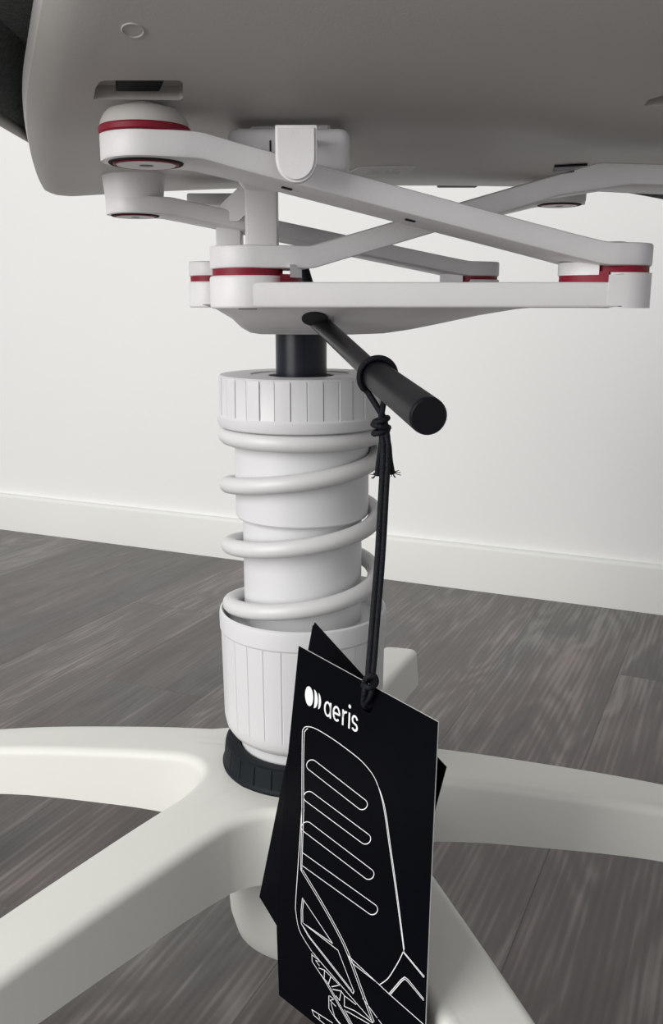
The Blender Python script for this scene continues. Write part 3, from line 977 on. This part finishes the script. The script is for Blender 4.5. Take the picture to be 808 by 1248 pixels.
# printing: thin ribbons lying on the card
def ribbon(paths, wd, h=.00016):
    V, Fc = [], []
    for pth in paths:
        closed = pth[0] == pth[-1] and len(pth) > 2
        P = [Vector(p) for p in (pth[:-1] if closed else pth)]
        n_ = len(P); o_ = len(V)
        for i in range(n_):
            a_ = P[(i - 1) % n_] if (closed or i) else P[i]; c_ = P[(i + 1) % n_] if (closed or i < n_ - 1) else P[i]
            t1 = (P[i] - a_).normalized() if (P[i] - a_).length > 1e-9 else (c_ - P[i]).normalized()
            t2 = (c_ - P[i]).normalized() if (c_ - P[i]).length > 1e-9 else t1
            t = (t1 + t2)
            t = t.normalized() if t.length > 1e-6 else t1
            nn = Vector((-t.y, t.x)); k_ = 1 / max(.5, nn.dot(Vector((-t1.y, t1.x))))
            for s in (-1, 1):
                q = P[i] + nn * s * wd / 2 * k_
                V.append(cpos(q.x, q.y, h))
        for i in range(n_ if closed else n_ - 1):
            j = (i + 1) % n_
            Fc.append((o_ + 2 * i, o_ + 2 * j, o_ + 2 * j + 1, o_ + 2 * i + 1))
    return V, Fc
def px_path(pts, smooth=False, shift=(0, 0), closed=False):
    q = [(x + shift[0], y + shift[1], 0) for x, y in pts]
    if smooth: q = [tuple(v) for v in smooth_path(q, 6, closed)]
    out = [card_uv(p[0], p[1]) for p in q]
    if closed: out.append(out[0])
    return out
def z9(pts): return [(320 + x / 3.848, 1060 + y / 3.848) for x, y in pts]     # coordinates read on an enlargement
lines = []
back_out = [(368.2, 985), (368.3, 940), (368.8, 896), (370, 888.5), (374, 885.5), (384.3, 887.7), (402.8, 898.5), (424.5, 914), (443, 929.5), (457, 948), (464.7, 969.7), (469.3, 992), (474, 1025), (483, 1088), (492.6, 1159.5)]
lines.append(px_path(back_out, True)); 
lines.append(px_path([(370.6, 985), (370.4, 940), (371, 897), (372.4, 890.5), (375.5, 887.6)], True))
lines.append(px_path([(457, 948), (465.6, 969.7), (470.8, 992), (475.4, 1025), (484.3, 1088), (493, 1157)], True))
lines.append(px_path([(368.2, 985), (363.4, 1057), (360.6, 1100), (361, 1112), (365.7, 1134.7), (380.5, 1159.5)], True))
lines.append(px_path([(370.6, 985), (368, 1062)]))
lines.append(px_path([(368.2, 985), (366.8, 1060)]))
dg_ = [(366.8, 1060), (390.4, 1099), (412, 1137.8), (424, 1164), (442, 1213), (456, 1250), (468, 1275)]
lines.append(px_path(dg_, True)); lines.append(px_path(dg_, True, (2.4, 0)))
for (a_, c_) in (((380.5, 932.5), (441.5, 980)), ((377, 971), (445.5, 1022)), ((374.5, 1008), (449.5, 1065)), ((369.0, 1047), (454, 1108))):
    A2, B2 = Vector(a_), Vector(c_)
    dd = (B2 - A2).normalized(); nn = Vector((-dd.y, dd.x)); rr = 6.6
    th0 = math.atan2(dd.y, dd.x)
    pts = [B2 + rr * Vector((math.cos(th0 + R(t)), math.sin(th0 + R(t)))) for t in range(-90, 91, 15)] + [A2 + rr * Vector((math.cos(th0 + R(t)), math.sin(th0 + R(t)))) for t in range(90, 271, 15)]
    if a_[0] < 370: pts = [A2 + Vector((0, -8))] + pts[:13] + [A2 + Vector((0, 8))]; lines.append(px_path([tuple(p) for p in pts]))
    else: lines.append(px_path([tuple(p) for p in pts], closed=True))
Z = z9
lines += [px_path(Z([(188, 132), (330, 345)])), px_path(Z([(188, 132), (182, 190), (183, 252)])), px_path(Z([(194, 140), (189, 190), (190, 248)])),
          px_path(Z([(192, 250), (330, 345)])), px_path(Z([(192, 250), (355, 377)])),
          px_path(Z([(183, 252), (215, 310), (300, 420), (425, 580), (430, 570), (408, 515), (355, 377)])),
          px_path(Z([(190, 262), (222, 314), (306, 420), (420, 566)])),
          px_path(Z([(400, 400), (550, 540), (595, 582), (755, 723)])), px_path(Z([(400, 400), (420, 436), (550, 538)])),
          px_path(Z([(660, 385), (645, 418), (620, 462), (588, 510), (550, 538)]), True),
          px_path(Z([(660, 385), (758, 505)])), px_path(Z([(664, 385), (760, 500)])),
          px_path(Z([(595, 580), (650, 515), (668, 502), (685, 515), (757, 605)])), px_path(Z([(601, 584), (653, 523), (668, 511), (681, 522), (757, 613)])),
          px_path(Z([(235, 385), (280, 440), (350, 520), (420, 600), (520, 715), (560, 765)])),
          px_path(Z([(232, 392), (234, 430), (290, 515), (330, 585), (395, 700), (420, 745)])), px_path(Z([(300, 520), (345, 600), (410, 715), (430, 750)])),
          px_path(Z([(235, 400), (275, 432), (250, 425), (268, 450)])), px_path(Z([(265, 460), (292, 470), (290, 512), (275, 490)])), px_path(Z([(292, 470), (322, 500), (310, 535), (292, 512)])),
          px_path(Z([(322, 500), (362, 540), (325, 548)])), px_path(Z([(330, 560), (370, 568), (362, 612), (345, 590)])), px_path(Z([(370, 568), (385, 590)])),
          px_path(Z([(315, 590), (335, 606), (318, 612), (345, 640)])), px_path(Z([(312, 590), (312, 650), (345, 700), (370, 730)])), px_path(Z([(322, 625), (340, 690), (385, 745)])),
          px_path(Z([(385, 590), (385, 640), (432, 660), (525, 722), (545, 742)])), px_path(Z([(385, 590), (440, 632)])), px_path(Z([(470, 600), (560, 723), (590, 760)])),
          px_path(Z([(385, 655), (420, 720), (440, 750)])), px_path(Z([(395, 662), (500, 722), (530, 745)])),
          px_path(Z([(232, 655), (242, 682), (300, 730)])), px_path(Z([(232, 655), (330, 718)])), px_path(Z([(262, 672), (270, 700)]))]
V, Fc = ribbon(lines, .00035)
pr = under(mesh_obj('line_drawing', V, Fc, M['print'], None, 0), fc, False)
pr['label'] = 'white line drawing of a chair'

# lettering "aeris": strokes on the card, x-height unit = 1
ta, tb = Vector(card_uv(395.2, 871.5)), Vector(card_uv(435.6, 893.0))
tu = (tb - ta); tl = tu.length; tu.normalize(); tn = Vector((tu.y, -tu.x))
if tn.y > 0: tn = -tn                      # v grows downwards, letters rise
xh = abs((Vector(card_uv(398, 872.5)) - Vector(card_uv(398, 853.0))).y)
letters, x0 = [], 0.0
def arc(cx, cy, rx, ry, a0, a1, n_=16): return [(cx + rx * math.cos(R(a0 + (a1 - a0) * i / n_)), cy + ry * math.sin(R(a0 + (a1 - a0) * i / n_))) for i in range(n_ + 1)]
SW = .155
letters += [arc(.43, .5, .36, .42, 0, 360, 28), [(.79, .98), (.79, 0)]]
letters += [[(1.17, .5), (1.90, .5)] + arc(1.53, .5, .37, .42, 0, 315, 28)]
letters += [[(2.32, .98), (2.32, 0)], arc(2.68, .52, .36, .38, 180, 75, 10)]
letters += [[(3.08, .98), (3.08, 0)]]
letters += [[(4.02, .74)] + arc(3.73, .69, .27, .24, 35, 230, 12) + arc(3.73, .27, .29, .21, 50, -150, 12)]
LW = 4.06
kx = tl / LW
def lmap(p): q = ta + tu * (p[0] * kx) + tn * (p[1] * xh); return (q.x, q.y)
V1, F1 = ribbon([[lmap(p) for p in l] for l in letters], SW * xh * .84)
dot = [lmap((3.08 + .12 * xh / kx * math.cos(R(t)) * .9, 1.36 + .12 * math.sin(R(t)))) for t in range(0, 360, 24)]
V2 = [cpos(u, v_, .00016) for u, v_ in dot]; F2 = [tuple(range(len(V2)))]
V, Fc = joined([(V1, F1), (V2, F2)])
lt = under(mesh_obj('lettering', V, Fc, M['print'], None, 0), fc, False); lt['label'] = 'white lettering reading aeris'
# logo: disc and two shrinking crescents
lc = card_uv(380.5, 848.5); L0 = card_uv(372.5, 846); L1 = card_uv(391.0, 853)
lw = (Vector(L1) - Vector(L0)).length
lh = abs(card_uv(377, 858.5)[1] - card_uv(377, 834.5)[1]) / 2
geo = []
def logo_poly(pts):
    vv = []
    for x, y in pts:
        q = Vector(L0) + tu * (x * lw) + tn * (y * lh)
        vv.append(cpos(q.x, q.y, .00016))
    return (vv, [tuple(range(len(vv)))])
geo.append(logo_poly([(.25 + .27 * math.cos(R(t)), math.sin(R(t))) for t in range(0, 360, 15)]))
geo.append(logo_poly([(.555 + .27 * math.cos(R(t)), .95 * math.sin(R(t))) for t in range(-90, 91, 15)] + [(.555 + .06 * math.cos(R(t)), .95 * math.sin(R(t))) for t in range(75, -76, -15)]))
geo.append(logo_poly([(.84 + .19 * math.cos(R(t)), .82 * math.sin(R(t))) for t in range(-90, 91, 15)] + [(.84 + .05 * math.cos(R(t)), .82 * math.sin(R(t))) for t in range(75, -76, -15)]))
V, Fc = joined(geo)
lg = under(mesh_obj('logo', V, Fc, M['print'], None, 0), fc, False); lg['label'] = 'white logo of a disc and two crescents'

# ---- cord: loop round the lever, knot, two strands, hitch through the punched hole
CR = .00122
def dp(x, y, d): return at_depth(x, y, d)
gs = []
axn = (lv2 - lv1).normalized()
lc_ = lv1 + axn * .003
e1 = axn.cross(Vector((0, 0, 1))).normalized(); e2 = e1.cross(axn)
knot = dp(466, 516, .353)
loop_pts = [knot + Vector((-.0008, -.001, .001))]
for t in range(-150, 151, 20):
    q = lc_ + (e1 * math.sin(R(t)) + e2 * math.cos(R(t))) * .0071
    loop_pts.append(q)
loop_pts.append(knot + Vector((.0012, .001, .001)))
gs.append(tube_geo(smooth_path(loop_pts, 4), CR, 10))
# knot turns
for k, (dz, tilt, rr) in enumerate(((.0022, .5, .0026), (.0, -.3, .0030), (-.0022, .4, .0027))):
    c_ = knot + Vector((-.0006, 0, dz - .001))
    gs.append(tube_geo([c_ + Vector((rr * math.cos(R(t)), rr * math.sin(R(t)), tilt * rr * math.cos(R(t)) * .7)) for t in range(0, 360, 15)], CR * .95, 10, True))
# loose ends
gs.append(tube_geo(smooth_path([knot, dp(465, 540, .351), dp(462, 562, .352), dp(460, 579, .353)], 5), [CR] * 15 + [CR * 1.25], 10))
gs.append(tube_geo(smooth_path([knot, dp(473, 540, .350), dp(475, 560, .351), dp(478, 577, .352)], 5), [CR] * 15 + [CR * 1.2], 10))
for e_, sg in ((dp(460, 579, .353), -1), (dp(478, 577, .352), 1)):       # frayed tips
    for k in range(9):
        dv = Vector((random.uniform(-.002, .002) + sg * .0015, random.uniform(-.0015, .0015), random.uniform(-.0018, .0016)))
        gs.append(tube_geo([e_ + Vector((0, 0, .0008)), e_ + dv * .6, e_ + dv], .00018, 4))
# two long strands
hole = cpos(hu, hv)
top = dp(470, 512, .351)
for off in (-2.9, 2.9):
    pts = [knot + Vector((off * .0003, -.0008, .001))] + [dp(x + off, y, d) for x, y, d in ((470, 545, .350), (467.5, 600, .347), (463, 680, .342), (456.5, 760, .335), (452, 815, .329))]
    pts.append(dp(450 + off * .6, 832, .3265))
    gs.append(tube_geo(smooth_path(pts, 6), CR, 10))
# hitch: bight over the strands, ends through the hole
hb = dp(450, 832, .3265)
h_up = CN
gs.append(tube_geo(smooth_path([dp(446, 830, .326), dp(444, 846, .325), hole + CN * .0016 + CV * -.0012, hole - CN * .001, hole - CN * .004 - CV * .004], 6), CR * .92, 10))
gs.append(tube_geo(smooth_path([dp(454, 830, .326), dp(452, 846, .3245), hole + CN * .0018 + CU * .0006 + CV * -.001, hole - CN * .001 + CU * .0006, hole - CN * .004 - CV * .003], 6), CR * .92, 10))
gs.append(tube_geo(smooth_path([dp(443, 836, .327), dp(447, 826, .3235), dp(456, 824, .323), dp(458, 833, .324), dp(450, 838, .3225), dp(444, 834, .325)], 6), CR * .95, 10))
V, Fc = joined(gs)
cordo = under(mesh_obj('cord', V, Fc, M['cord'], None, 60), ht)
cordo['label'] = 'black looped cord with knot and frayed ends'
